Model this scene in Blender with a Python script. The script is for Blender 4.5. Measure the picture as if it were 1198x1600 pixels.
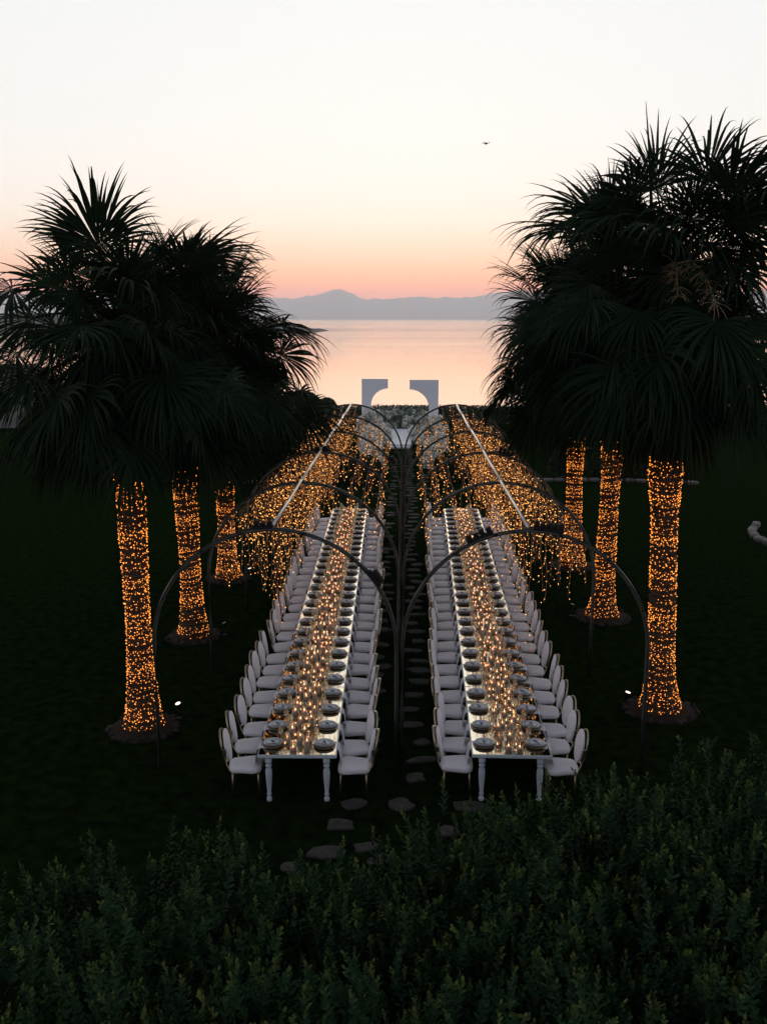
import bpy, math, random
import numpy as np
from mathutils import Vector, Matrix
random.seed(7); np.random.seed(7)
rnd = random.random
def U(a, b): return a + (b - a) * random.random()
R = math.radians
sc = bpy.context.scene
for o in list(bpy.data.objects): bpy.data.objects.remove(o)
col = sc.collection
PI = math.pi

# ------------------------------------------------------------------ camera
cd = bpy.data.cameras.new('camera'); cam = bpy.data.objects.new('camera', cd); col.objects.link(cam)
cam.location = (0, 0, 7.0)
cam.rotation_euler = (R(90 - 11.533), 0, R(1.3547))
cd.sensor_fit = 'VERTICAL'; cd.sensor_height = 36; cd.lens = 33.3
cd.clip_start = .1; cd.clip_end = 40000
sc.camera = cam
sc.render.resolution_x, sc.render.resolution_y = 766, 1024

# ------------------------------------------------------------------ sky, sun, exposure
SUN_AZ = R(0)           # the afterglow sits straight ahead (+Y)
SUN_EL = R(3)
w = bpy.data.worlds.new('World'); sc.world = w; w.use_nodes = True
wt = w.node_tree; wt.nodes.clear()
def wn(t): return wt.nodes.new(t)
def wm(op, a, b=None, c=None):
    n = wn('ShaderNodeMath'); n.operation = op
    for i, v in enumerate((a, b, c)):
        if v is None: continue
        if isinstance(v, (int, float)): n.inputs[i].default_value = v
        else: wt.links.new(v, n.inputs[i])
    return n.outputs[0]
tc = wn('ShaderNodeTexCoord'); sx = wn('ShaderNodeSeparateXYZ'); wt.links.new(tc.outputs['Generated'], sx.inputs[0])
X, Y, Z = sx.outputs
el = wm('MULTIPLY', wm('ARCSINE', wm('MINIMUM', wm('MAXIMUM', Z, 0.0), 1.0)), 2 / PI)
t = wm('SQRT', el)
hyp = wm('SQRT', wm('ADD', wm('ADD', wm('MULTIPLY', X, X), wm('MULTIPLY', Y, Y)), 1e-6))
caz = wm('DIVIDE', wm('ADD', wm('MULTIPLY', X, math.sin(SUN_AZ)), wm('MULTIPLY', Y, math.cos(SUN_AZ))), hyp)
fac = wm('POWER', wm('MAXIMUM', wm('MULTIPLY', wm('ADD', caz, 1.0), 0.5), 0.0), 1.6)
def ramp(stops):
    n = wn('ShaderNodeValToRGB'); n.color_ramp.interpolation = 'EASE'
    e = n.color_ramp.elements
    while len(e) < len(stops): e.new(.5)
    for k, (deg, c) in enumerate(stops):
        e[k].position = math.sqrt(deg / 90); e[k].color = (*c, 1)
    wt.links.new(t, n.inputs[0]); n.color_ramp.interpolation = 'LINEAR'
    return n.outputs[0]
ZEN = (.14, .16, .20)
front = ramp([(0, (3.0, .58, .03)), (1.6, (3.2, .62, .03)), (2.5, (2.0, .83, .26)), (3.6, (1.62, 1.00, .60)), (5.4, (1.34, 1.13, .91)),
              (7.1, (1.22, 1.12, 1.00)), (10.5, (1.10, 1.075, 1.02)), (17, (1.0, 1.005, .985)), (30, (.94, .93, .89)), (45, (.62, .64, .65)), (62, (.25, .28, .32)), (90, ZEN)])
back = ramp([(0, (.48, .47, .55)), (8, (.57, .57, .66)), (20, (.49, .52, .60)), (40, (.20, .22, .27)), (90, ZEN)])
mx = wn('ShaderNodeMixRGB'); wt.links.new(fac, mx.inputs[0]); wt.links.new(back, mx.inputs[1]); wt.links.new(front, mx.inputs[2])
sky = wn('ShaderNodeTexSky'); sky.sky_type = 'NISHITA'; sky.sun_disc = False
sky.sun_elevation = SUN_EL; sky.sun_rotation = SUN_AZ
sky.air_density = 1.0; sky.dust_density = 2.0
b1 = wn('ShaderNodeBackground'); b1.inputs['Strength'].default_value = 1.0; wt.links.new(mx.outputs[0], b1.inputs[0])
b2 = wn('ShaderNodeBackground'); b2.inputs['Strength'].default_value = 0.004; wt.links.new(sky.outputs[0], b2.inputs[0])
ad = wn('ShaderNodeAddShader'); wt.links.new(b1.outputs[0], ad.inputs[0]); wt.links.new(b2.outputs[0], ad.inputs[1])
wo = wn('ShaderNodeOutputWorld'); wt.links.new(ad.outputs[0], wo.inputs[0])

sd = bpy.data.lights.new('sun', 'SUN'); sun = bpy.data.objects.new('sun', sd); col.objects.link(sun)
sd.energy = .03; sd.angle = R(14); sd.color = (1, .72, .5)
dv = Vector((math.sin(SUN_AZ) * math.cos(R(8)), math.cos(SUN_AZ) * math.cos(R(8)), math.sin(R(8))))
sun.rotation_euler = (-dv).to_track_quat('-Z', 'Y').to_euler()
sc.view_settings.view_transform = 'Standard'; sc.view_settings.look = 'None'
sc.view_settings.exposure = 0; sc.view_settings.gamma = 1
sc.render.engine = 'CYCLES'
cy = sc.cycles
cy.use_denoising = True; cy.max_bounces = 8; cy.diffuse_bounces = 2; cy.glossy_bounces = 4
cy.transmission_bounces = 8; cy.transparent_max_bounces = 24; cy.volume_bounces = 2
cy.sample_clamp_indirect = 3.0; cy.caustics_reflective = False; cy.caustics_refractive = False

# ------------------------------------------------------------------ materials
def material(name, color, rough=.6, metal=0., spec=.5, emit=None, estr=0., noise=None, bump=None, sheen=0., sampling=None, attr=None):
    """noise=(scale, colour2, lo, hi[, detail]); bump=(scale, strength, distance); attr=(attribute, colour2)"""
    m = bpy.data.materials.new(name); m.use_nodes = True
    nt = m.node_tree; p = nt.nodes['Principled BSDF']
    p.inputs['Base Color'].default_value = (*color, 1); p.inputs['Roughness'].default_value = rough
    p.inputs['Metallic'].default_value = metal; p.inputs['Specular IOR Level'].default_value = spec
    if sheen: p.inputs['Sheen Weight'].default_value = sheen
    if emit: p.inputs['Emission Color'].default_value = (*emit, 1); p.inputs['Emission Strength'].default_value = estr
    co = nt.nodes.new('ShaderNodeTexCoord')
    last = None
    if noise:
        n = nt.nodes.new('ShaderNodeTexNoise'); n.inputs['Scale'].default_value = noise[0]
        n.inputs['Detail'].default_value = noise[4] if len(noise) > 4 else 5
        geo = nt.nodes.new('ShaderNodeNewGeometry'); nt.links.new(geo.outputs['Position'], n.inputs['Vector'])
        mr = nt.nodes.new('ShaderNodeMapRange'); mr.inputs[1].default_value = noise[2]; mr.inputs[2].default_value = noise[3]
        nt.links.new(n.outputs['Fac'], mr.inputs[0])
        mi = nt.nodes.new('ShaderNodeMixRGB'); mi.inputs[1].default_value = (*color, 1); mi.inputs[2].default_value = (*noise[1], 1)
        nt.links.new(mr.outputs[0], mi.inputs[0]); last = mi.outputs[0]
    if attr:
        a = nt.nodes.new('ShaderNodeAttribute'); a.attribute_name = attr[0]
        mi = nt.nodes.new('ShaderNodeMixRGB'); mi.inputs[1].default_value = (*color, 1); mi.inputs[2].default_value = (*attr[1], 1)
        if last: nt.links.new(last, mi.inputs[1])
        nt.links.new(a.outputs['Fac'], mi.inputs[0]); last = mi.outputs[0]
    if last: nt.links.new(last, p.inputs['Base Color'])
    if bump:
        n = nt.nodes.new('ShaderNodeTexNoise'); n.inputs['Scale'].default_value = bump[0]; n.inputs['Detail'].default_value = 6
        nt.links.new(co.outputs['Object'], n.inputs['Vector'])
        b = nt.nodes.new('ShaderNodeBump'); b.inputs['Strength'].default_value = bump[1]; b.inputs['Distance'].default_value = bump[2]
        nt.links.new(n.outputs['Fac'], b.inputs['Height']); nt.links.new(b.outputs[0], p.inputs['Normal'])
    if sampling: m.cycles.emission_sampling = sampling
    return m

M = {}
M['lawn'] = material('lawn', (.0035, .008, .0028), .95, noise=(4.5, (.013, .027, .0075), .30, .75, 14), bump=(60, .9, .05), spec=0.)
M['stone'] = material('stone', (.075, .071, .066), .85, noise=(9, (.045, .043, .040), .35, .7), bump=(25, .5, .02), spec=.05)
M['rock'] = material('rock', (.022, .020, .018), .85, noise=(14, (.05, .047, .043), .4, .7), bump=(30, .6, .02), spec=.2)
M['mulch'] = material('mulch', (.018, .014, .011), .95, noise=(30, (.035, .028, .022), .4, .65), bump=(50, .8, .03), spec=.1)
M['kerb'] = material('kerb', (.15, .145, .14), .8, noise=(6, (.08, .078, .075), .4, .7), bump=(20, .4, .02))
M['hedge'] = material('hedge_leaf', (.022, .038, .016), .6, noise=(2.5, (.040, .062, .024), .35, .7), spec=.3)
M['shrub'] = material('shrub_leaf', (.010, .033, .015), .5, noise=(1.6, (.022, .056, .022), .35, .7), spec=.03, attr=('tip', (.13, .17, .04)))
M['stem'] = material('shrub_stem', (.06, .055, .035), .8)
M['frond'] = material('frond', (.008, .018, .009), .6, noise=(1.3, (.018, .034, .014), .35, .7), spec=.03)
M['frond_dry'] = material('frond_dry', (.024, .017, .009), .7, noise=(2.0, (.009, .011, .006), .35, .7), spec=.05)
M['petiole'] = material('petiole', (.012, .014, .007), .7, spec=.03)
M['trunk'] = material('palm_trunk', (.075, .045, .028), .9, noise=(7, (.035, .022, .014), .35, .7), bump=(22, .9, .06), spec=.15)
M['stalk'] = material('flower_stalk', (.26, .19, .11), .8)
M['chair'] = material('chair_fabric', (.80, .755, .78), .85, noise=(3, (.76, .715, .74), .4, .7), bump=(9, .45, .02), sheen=.15, spec=.2)
M['gold'] = material('gold_metal', (.42, .355, .24), .36, metal=1)
M['white_paint'] = material('white_paint', (.56, .64, .69), .5, noise=(8, (.52, .60, .65), .4, .7))
M['mirror'] = material('gold_mirror', (.97, .87, .68), .035, metal=1, bump=(1.4, .05, .02))
M['plate'] = material('plate_glaze', (.50, .53, .57), .32, noise=(25, (.44, .47, .51), .4, .7), bump=(40, .15, .003))
M['charger'] = material('charger_weave', (.22, .16, .10), .55, noise=(60, (.30, .23, .15), .4, .6))
M['linen'] = material('linen', (.68, .68, .74), .85, bump=(120, .15, .004), sheen=.2)
M['card'] = material('menu_card', (.66, .68, .72), .7)
M['dark'] = material('dark_trim', (.02, .02, .02), .6)
M['wax'] = material('wax', (.92, .76, .64), .45, spec=.4)
_w = M['wax'].node_tree.nodes['Principled BSDF']; _w.inputs['Subsurface Weight'].default_value = 1.0; _w.inputs['Subsurface Radius'].default_value = (1, .6, .4); _w.inputs['Subsurface Scale'].default_value = .06
M['flame'] = material('flame', (0, 0, 0), .5, emit=(1, .36, .14), estr=9.0)
M['bulb_dim'] = material('bulb_dim', (0, 0, 0), .5, emit=(1, .28, .035), estr=1.1, sampling='NONE')
M['bulb'] = material('bulb', (0, 0, 0), .5, emit=(1, .30, .045), estr=3.2, sampling='NONE')
M['bulb2'] = material('bulb_curtain', (0, 0, 0), .5, emit=(1, .42, .10), estr=3.6, sampling='NONE')
M['twig'] = material('willow_twig', (.34, .22, .15), .7)
M['wire'] = material('wire', (.10, .08, .06), .6)
M['steel'] = material('arch_steel', (.10, .11, .10), .42, metal=.7, noise=(8, (.065, .07, .065), .4, .7))
M['steel_sky_gleam'] = material('ridge_steel_sky_gleam', (.82, .77, .71), .36, metal=.85)  # same steel as the arches, with the sky's gleam put into its colour
M['black'] = material('black_plastic', (.008, .008, .008), .55, spec=.25)
M['cable'] = material('cable', (.012, .012, .012), .5)
M['panel'] = material('panel_paint', (.87, .90, .95), .6, noise=(.7, (.84, .87, .93), .4, .6))
M['platform'] = material('platform_paint', (.74, .76, .82), .45, noise=(1.5, (.68, .70, .77), .4, .6))
M['blossom'] = material('blossom', (.90, .90, .85), .7, noise=(9, (.80, .83, .72), .4, .7))
M['flower_leaf'] = material('flower_leaf', (.14, .19, .14), .6, noise=(6, (.24, .29, .24), .4, .7))
M['hill'] = material('hill_ground', (.05, .055, .045), .95, noise=(.004, (.075, .075, .06), .4, .6))
M['house'] = material('house_plaster', (.22, .21, .20), .85, noise=(.6, (.18, .17, .16), .4, .6))
M['roof'] = material('house_roof', (.07, .04, .03), .8)
M['pane'] = material('window_pane', (.03, .035, .04), .1)
M['lens'] = material('lamp_lens', (0, 0, 0), .3, emit=(1, .86, .66), estr=2.0)
# clear glass: thin, lets light through, mirrors at grazing angles
def glass(name, tint, ior=1.45, gloss=.02, base=.06, refl=(1, 1, 1)):
    m = bpy.data.materials.new(name); m.use_nodes = True; nt = m.node_tree; nt.nodes.clear()
    o = nt.nodes.new('ShaderNodeOutputMaterial'); tr = nt.nodes.new('ShaderNodeBsdfTransparent'); tr.inputs[0].default_value = (*tint, 1)
    gl = nt.nodes.new('ShaderNodeBsdfGlossy'); gl.inputs['Roughness'].default_value = gloss; gl.inputs[0].default_value = (*refl, 1)
    fr = nt.nodes.new('ShaderNodeFresnel'); fr.inputs[0].default_value = ior
    ma = nt.nodes.new('ShaderNodeMath'); ma.operation = 'ADD'; ma.inputs[1].default_value = base; nt.links.new(fr.outputs[0], ma.inputs[0])
    mi = nt.nodes.new('ShaderNodeMixShader'); nt.links.new(ma.outputs[0], mi.inputs[0]); nt.links.new(tr.outputs[0], mi.inputs[1]); nt.links.new(gl.outputs[0], mi.inputs[2])
    nt.links.new(mi.outputs[0], o.inputs[0]); return m
M['glass'] = glass('clear_glass', (.985, .985, .98), base=.07, gloss=.10, refl=(1, .95, .86))  # warm reflection tint paints in cream highlights
M['stemware'] = glass('stemware_candle_glow', (1, .955, .88), base=.26, gloss=.12, refl=(1, .93, .80))  # warm tint puts candlelight into the glass colour
# sea
def sea_mat():
    m = bpy.data.materials.new('sea_water_sky_tint'); m.use_nodes = True; nt = m.node_tree; p = nt.nodes['Principled BSDF']
    p.inputs['Base Color'].default_value = (.66, .53, .44, 1); p.inputs['Metallic'].default_value = .72; p.inputs['Specular Tint'].default_value = (1, .86, .76, 1); p.inputs['Roughness'].default_value = .09; p.inputs['IOR'].default_value = 1.4  # salmon base and reflection tints put sunset glow into the water colour
    geo = nt.nodes.new('ShaderNodeNewGeometry')
    mp = nt.nodes.new('ShaderNodeMapping'); mp.inputs['Scale'].default_value = (.05, .22, 1); nt.links.new(geo.outputs['Position'], mp.inputs[0])
    n = nt.nodes.new('ShaderNodeTexNoise'); n.inputs['Scale'].default_value = 1.0; n.inputs['Detail'].default_value = 4; nt.links.new(mp.outputs[0], n.inputs['Vector'])
    mp2 = nt.nodes.new('ShaderNodeMapping'); mp2.inputs['Scale'].default_value = (.0007, .006, 1); nt.links.new(geo.outputs['Position'], mp2.inputs[0])
    n2 = nt.nodes.new('ShaderNodeTexNoise'); n2.inputs['Scale'].default_value = 1.0; n2.inputs['Detail'].default_value = 3; nt.links.new(mp2.outputs[0], n2.inputs['Vector'])
    mr = nt.nodes.new('ShaderNodeMapRange'); mr.inputs[1].default_value = .42; mr.inputs[2].default_value = .62; mr.inputs[3].default_value = .05; mr.inputs[4].default_value = .15
    nt.links.new(n2.outputs['Fac'], mr.inputs[0])
    b = nt.nodes.new('ShaderNodeBump'); b.inputs['Distance'].default_value = .25; nt.links.new(mr.outputs[0], b.inputs['Strength']); nt.links.new(n.outputs['Fac'], b.inputs['Height'])
    mr2 = nt.nodes.new('ShaderNodeMapRange'); mr2.inputs[1].default_value = .40; mr2.inputs[2].default_value = .62; mr2.inputs[3].default_value = .085; mr2.inputs[4].default_value = .15
    nt.links.new(n2.outputs['Fac'], mr2.inputs[0]); nt.links.new(mr2.outputs[0], p.inputs['Roughness'])
    nt.links.new(b.outputs[0], p.inputs['Normal']); return m
M['sea'] = sea_mat()

# ------------------------------------------------------------------ mesh helpers
class MB:
    def __init__(s): s.v = []; s.f = []; s.m = []; s.smooth = []
    def add(s, vs, fs, mi=0, smooth=True):
        o = len(s.v); s.v += [tuple(p) for p in vs]; s.f += [tuple(i + o for i in f) for f in fs]
        s.m += [mi] * len(fs); s.smooth += [smooth] * len(fs)
    def box(s, x0, x1, y0, y1, z0, z1, mi=0, bev=0.):
        if bev <= 0:
            vs = [(x, y, z) for z in (z0, z1) for y in (y0, y1) for x in (x0, x1)]
            s.add(vs, [(0, 2, 3, 1), (4, 5, 7, 6), (0, 1, 5, 4), (2, 6, 7, 3), (0, 4, 6, 2), (1, 3, 7, 5)], mi, False); return
        b = bev; rings = []
        def rect(i, z): return [(x0 + i + b, y0 + i, z), (x1 - i - b, y0 + i, z), (x1 - i, y0 + i + b, z), (x1 - i, y1 - i - b, z), (x1 - i - b, y1 - i, z), (x0 + i + b, y1 - i, z), (x0 + i, y1 - i - b, z), (x0 + i, y0 + i + b, z)]
        rings = [rect(b * .7, z0), rect(0, z0 + b), rect(0, z1 - b), rect(b * .7, z1)]
        s.loft(rings, mi, smooth=False)
    def loft(s, rings, mi=0, caps=True, smooth=True, closed=True):
        n = len(rings[0]); vs = [p for r in rings for p in r]; fs = []
        for k in range(len(rings) - 1):
            for i in range(n if closed else n - 1):
                j = (i + 1) % n; fs.append((k * n + i, k * n + j, (k + 1) * n + j, (k + 1) * n + i))
        if caps: fs.append(tuple(range(n))[::-1]); fs.append(tuple((len(rings) - 1) * n + i for i in range(n)))
        s.add(vs, fs, mi, smooth)
    def lathe(s, prof, n=12, mi=0, c=(0, 0), caps=True, smooth=True):
        s.loft([[(c[0] + r * math.cos(2 * PI * i / n), c[1] + r * math.sin(2 * PI * i / n), z) for i in range(n)] for r, z in prof], mi, caps, smooth)
    def tube(s, path, rad, n=6, mi=0, caps=True):
        P = [Vector(p) for p in path]; rings = []
        up = Vector((0, 0, 1))
        if abs((P[-1] - P[0]).normalized().z) > .9: up = Vector((0, 1, 0))
        for k, p in enumerate(P):
            d = (P[min(k + 1, len(P) - 1)] - P[max(k - 1, 0)]).normalized()
            a = d.cross(up)
            if a.length < 1e-4: a = d.cross(Vector((1, 0, 0)))
            a.normalize(); b = a.cross(d); r = rad[k] if isinstance(rad, (list, tuple)) else rad
            rings.append([tuple(p + (a * math.cos(2 * PI * i / n) + b * math.sin(2 * PI * i / n)) * r) for i in range(n)])
        s.loft(rings, mi, caps)
    def octa(s, c, r, mi=0):
        x, y, z = c
        s.add([(x + r, y, z), (x, y + r, z), (x - r, y, z), (x, y - r, z), (x, y, z + r), (x, y, z - r)],
              [(0, 1, 4), (1, 2, 4), (2, 3, 4), (3, 0, 4), (1, 0, 5), (2, 1, 5), (3, 2, 5), (0, 3, 5)], mi, True)
    def mesh(s, name, mats):
        me = bpy.data.meshes.new(name); me.from_pydata(s.v, [], s.f)
        for m in (mats if isinstance(mats, (list, tuple)) else [mats]): me.materials.append(m)
        me.polygons.foreach_set('material_index', s.m); me.polygons.foreach_set('use_smooth', s.smooth); me.update(); return me
def np_mesh(name, V, F, mat, attr=None, mi=None):
    """V (n,3), F (m,k) arrays"""
    me = bpy.data.meshes.new(name); k = F.shape[1]
    me.vertices.add(len(V)); me.vertices.foreach_set('co', np.ascontiguousarray(V, np.float32).ravel())
    me.loops.add(F.size); me.loops.foreach_set('vertex_index', np.ascontiguousarray(F, np.int32).ravel())
    me.polygons.add(len(F)); me.polygons.foreach_set('loop_start', np.arange(0, F.size, k, dtype=np.int32)); me.polygons.foreach_set('loop_total', np.full(len(F), k, np.int32))
    for m in (mat if isinstance(mat, (list, tuple)) else [mat]): me.materials.append(m)
    if mi is not None: me.polygons.foreach_set('material_index', np.asarray(mi, np.int32))
    if attr is not None:
        a = me.attributes.new(attr[0], 'FLOAT', 'POINT'); a.data.foreach_set('value', np.ascontiguousarray(attr[1], np.float32))
    me.update(calc_edges=True); me.validate(); return me
def ob(name, data, parent=None, loc=(0, 0, 0), rot=(0, 0, 0), scale=None):
    o = bpy.data.objects.new(name, data); col.objects.link(o); o.location = loc; o.rotation_euler = rot
    if scale is not None: o.scale = scale if isinstance(scale, (tuple, list)) else (scale,) * 3
    if parent: o.parent = parent
    return o
def tag(o, label, cat, group=None, kind=None):
    o['label'] = label; o['category'] = cat
    if group: o['group'] = group
    if kind: o['kind'] = kind
    return o
def thing(name, label, cat, loc=(0, 0, 0), rz=0., group=None, kind=None):
    return tag(ob(name, None, None, loc, (0, 0, rz)), label, cat, group, kind)
ONES = ['', 'first', 'second', 'third', 'fourth', 'fifth', 'sixth', 'seventh', 'eighth', 'ninth', 'tenth', 'eleventh', 'twelfth', 'thirteenth', 'fourteenth', 'fifteenth', 'sixteenth', 'seventeenth', 'eighteenth', 'nineteenth', 'twentieth']
def nth(n): return ONES[n] if n <= 20 else ('twenty-' + ONES[n - 20] if n < 30 else 'thirtieth')

# ------------------------------------------------------------------ ground, sea, hills
def sheet(x0, x1, y0, y1, nx, ny, zf):
    xs = np.linspace(x0, x1, nx); ys = np.linspace(y0, y1, ny)
    V = np.array([(x, y, zf(x, y)) for y in ys for x in xs])
    F = np.array([(j * nx + i, j * nx + i + 1, (j + 1) * nx + i + 1, (j + 1) * nx + i) for j in range(ny - 1) for i in range(nx - 1)])
    return V, F
V, F = sheet(-70, 70, -25, 76, 60, 60, lambda x, y: 0 if y < 68 else -(y - 68) * .62)
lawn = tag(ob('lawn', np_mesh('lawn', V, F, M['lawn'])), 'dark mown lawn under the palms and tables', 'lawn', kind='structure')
V, F = sheet(-23000, 23000, 72, 18400, 3, 3, lambda x, y: -4.0)
sea = tag(ob('sea', np_mesh('sea', V, F, M['sea'])), 'calm sea mirroring the sunset sky, with peach glow tinted in', 'sea', kind='structure')
def ridge(px):   # ridge height in metres against x at 7 km
    x = px
    h = 150 + 8 * math.sin(x / 310.) + 5 * math.sin(x / 97. + 1) + 3 * math.sin(x / 41.)
    h += 52 * math.exp(-((x + 485) / 120.) ** 2) + 18 * math.exp(-((x + 600) / 240.) ** 2)
    h += 48 / (1 + math.exp(-(x - 640) / 60.)) * (1 - .3 / (1 + math.exp(-(x - 1500) / 200.)))
    h += 30 / (1 + math.exp((x + 1500) / 200.)) + 6 * math.sin(x / 23. + 2) * math.sin(x / 170.) + 4 * math.sin(x / 13.)
    return h
def hillz(x, y):
    k = (y - 7000) / 1200.
    s = math.sin(min(1, max(0, k)) * PI * .5) ** .8 if k < 1 else 1 - .35 * (k - 1)
    n = 6 * math.sin(x / 60. + y / 90.) + 5 * math.sin(x / 33. - y / 70.)
    return -6 + (ridge(x * 7000. / y) * (y / 7000.) + 4) * max(0, s) + n * min(1, k * 3) * (1 - s) * 2
V, F = sheet(-9000, 9000, 7000, 9000, 420, 16, hillz); V = V * 2 + np.array([0, 0, 2.0])
hills = tag(ob('hills', np_mesh('hills', V, F, M['hill'])), 'long hazy mountain ridge across the bay', 'hills', kind='structure')
hills.data.polygons.foreach_set('use_smooth', [True] * len(hills.data.polygons))
# headland on the left with low trees
def headz(x, y):
    a = max(0, 1 - ((x + 330) / 258.) ** 2) if x > -330 else 1
    b = max(0, 1 - abs((y - 830) / 110.) ** 2)
    return -6 + 14 * (a ** .55) * (b ** .5) + (1.6 * math.sin(x * .31) + 1.3 * math.sin(x * .83 + y * .2) + U(0, 3.5)) * (a * b) ** .25
V, F = sheet(-900, -70, 715, 945, 200, 14, headz)
tag(ob('headland', np_mesh('headland', V, F, M['hill'])), 'low wooded headland jutting into the bay on the left', 'headland', kind='structure')

# ------------------------------------------------------------------ leafy masses
def leaf_cloud(name, pts, nrm, ln, wd, mat, mixup=.3, attr=False):
    """one folded diamond leaf per point"""
    n = len(pts); pts = np.asarray(pts, float); nrm = np.asarray(nrm, float)
    d = np.random.normal(size=(n, 3)); d = d * .9 + nrm * 1.1 + np.array([0, 0, mixup]); d /= np.linalg.norm(d, axis=1)[:, None]
    a = np.cross(d, np.random.normal(size=(n, 3))); a /= np.linalg.norm(a, axis=1)[:, None]
    c = np.cross(d, a)
    L = (ln * np.random.uniform(.7, 1.3, n))[:, None]; W = (wd * np.random.uniform(.7, 1.3, n))[:, None]
    V = np.empty((n, 4, 3)); V[:, 0] = pts; V[:, 1] = pts + d * L * .5 + a * W + c * W * .35; V[:, 2] = pts + d * L; V[:, 3] = pts + d * L * .5 - a * W + c * W * .35
    i = np.arange(n)[:, None] * 4
    F = np.concatenate([i + [0, 1, 2], i + [0, 2, 3]])
    return np_mesh(name, V.reshape(-1, 3), F, mat)
def box_shell(n, x0, x1, y0, y1, z0, z1):
    P = np.random.uniform((x0, y0, z0), (x1, y1, z1), (n, 3)); N = np.zeros((n, 3)); f = np.random.rand(n)
    for k in range(n):
        if f[k] < .45: P[k, 2] = z1 + U(-.10, .05); N[k] = (0, 0, 1)
        elif f[k] < .9: P[k, 1] = y0 + U(-.05, .10); N[k] = (0, -1, 0)
    return P, N
# clipped hedge at the end of the lawn
hed = thing('clipped_hedge', 'low clipped dark hedge along the end of the lawn before the sea', 'hedge', (0, 65, 0))
P, N = box_shell(26000, -34, 34, -.8, .8, .0, 1.05)
o = ob('foliage', leaf_cloud('hedge_foliage', P, N, .13, .045, M['hedge']), hed); o['kind'] = 'stuff'
mb = MB(); mb.box(-34, 34, -.7, .7, 0, 1.0); ob('core', mb.mesh('hedge_core', M['hedge']), hed)
def ball_mesh(name, n, r, ln, wd, mat, squash=.9):
    D = np.random.normal(size=(n, 3)); D[:, 2] = np.abs(D[:, 2]) * np.sign(np.random.rand(n) - .25); D /= np.linalg.norm(D, axis=1)[:, None]
    rr = r * np.random.uniform(.82, 1.03, n)[:, None]; P = D * rr; P[:, 2] = P[:, 2] * squash + r * squash * .9
    return leaf_cloud(name, P, D, ln, wd, mat)
ball = ball_mesh('ball_foliage', 5200, .72, .10, .035, M['hedge'])
core = MB(); core.lathe([(.1, 0), (.5, .12), (.60, .6), (.5, 1.0), (.12, 1.2)], 14); core = core.mesh('ball_core', M['hedge'])
for x, y, s, lab in [(7.2, 42.0, 1.05, 'round clipped shrub left of the farthest right lit palm trunk'), (8.9, 42.1, .95, 'round clipped shrub right of the farthest right lit palm trunk'),
                     (11.0, 42.2, 1.1, 'round clipped shrub between the two nearer right palm trunks'), (1.95, 41.2, 1.0, 'round dark shrub just right of the aisle by white flowers'),
                     (3.6, 41.4, .9, 'round dark shrub behind the right light curtain'), (-1.75, 40.6, .95, 'round dark shrub just left of the aisle by white flowers'),
                     (-3.5, 40.6, 1.05, 'round dark shrub behind the left light curtain'), (-5.2, 40.9, .95, 'round dark shrub at the far left lawn edge by the arches')]:
    tgt = thing('round_shrub', lab, 'shrub', (x, y, 0), U(0, 6), 'round clipped shrubs on the far lawn')
    o = ob('foliage', ball, tgt, scale=s); o['kind'] = 'stuff'; ob('core', core, tgt, scale=s * .95)
# shrubs peeping over the hedge on the left
for x, y, s, lab in [(-5.6, 67, .95, 'ragged bush rising over the hedge beside the left palm crown'), (-7.4, 67.3, 1.25, 'taller ragged bush over the hedge behind the left palm crown')]:
    tgt = thing('ragged_bush', lab, 'bush', (x, y, 0), U(0, 6))
    o = ob('foliage', ball, tgt, scale=(s * 1.5, s, s * 1.25)); o['kind'] = 'stuff'
    mb = MB(); mb.tube([(0, 0, 0), (0, 0, .9)], [.06, .03], 6); ob('trunk', mb.mesh('bush_trunk', M['stem']), tgt)
# white stone edging of the beds
def edging(pts, lab, h=.14, wd=.22):
    mb = MB(); T = thing('stone_edging', lab, 'edging', (pts[0][0], pts[0][1], 0), 0, 'white stone edgings')
    for k in range(len(pts) - 1):
        a, b = Vector((*pts[k], 0)), Vector((*pts[k + 1], 0)); L = (b - a).length; n = max(1, round(L / .55))
        for i in range(n):
            c = a.lerp(b, (i + .5) / n); g = L / n * .94
            o = ob('kerb_stone', KST[(k + i) % 3], T, c - Vector((pts[0][0], pts[0][1], 0)), (0, 0, math.atan2(b.y - a.y, b.x - a.x) + U(-.05, .05)), (g, wd, h * U(.8, 1.2)))
KST = []
for k in range(3):
    mb = MB(); mb.loft([[(math.copysign(abs(math.cos(a)) ** .45, math.cos(a)) * .5 * s + U(-.03, .03), math.copysign(abs(math.sin(a)) ** .45, math.sin(a)) * .5 * s + U(-.05, .05), z) for a in np.linspace(0, 2 * PI, 11)[:-1]] for s, z in ((1, 0), (1, .7), (.8, 1))])
    KST.append(mb.mesh('kerb_stone', M['kerb']))
edging([(5.0, 41.2), (7.5, 41.2), (10, 41.1), (12.6, 40.5)], 'white stone edging in front of the round shrubs on the right')
edging([(9.6, 51.6), (10.6, 51.2), (11.8, 51.4)], 'short white stone edging on the lawn between right palm trunks')
edging([(-7.8, 40.3), (-6.2, 40.3)], 'short white stone edging left of the light curtain')
edging([(-11.2, 41), (-8.8, 40.6)], 'white stone edging glimpsed between the left palm trunks')
edging([(12.1, 32.2), (11.55, 31.2), (11.3, 30.1), (11.5, 29.1), (12.2, 28.3)], 'curved white stone edging at the right border of the lawn', .15, .28)

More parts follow.
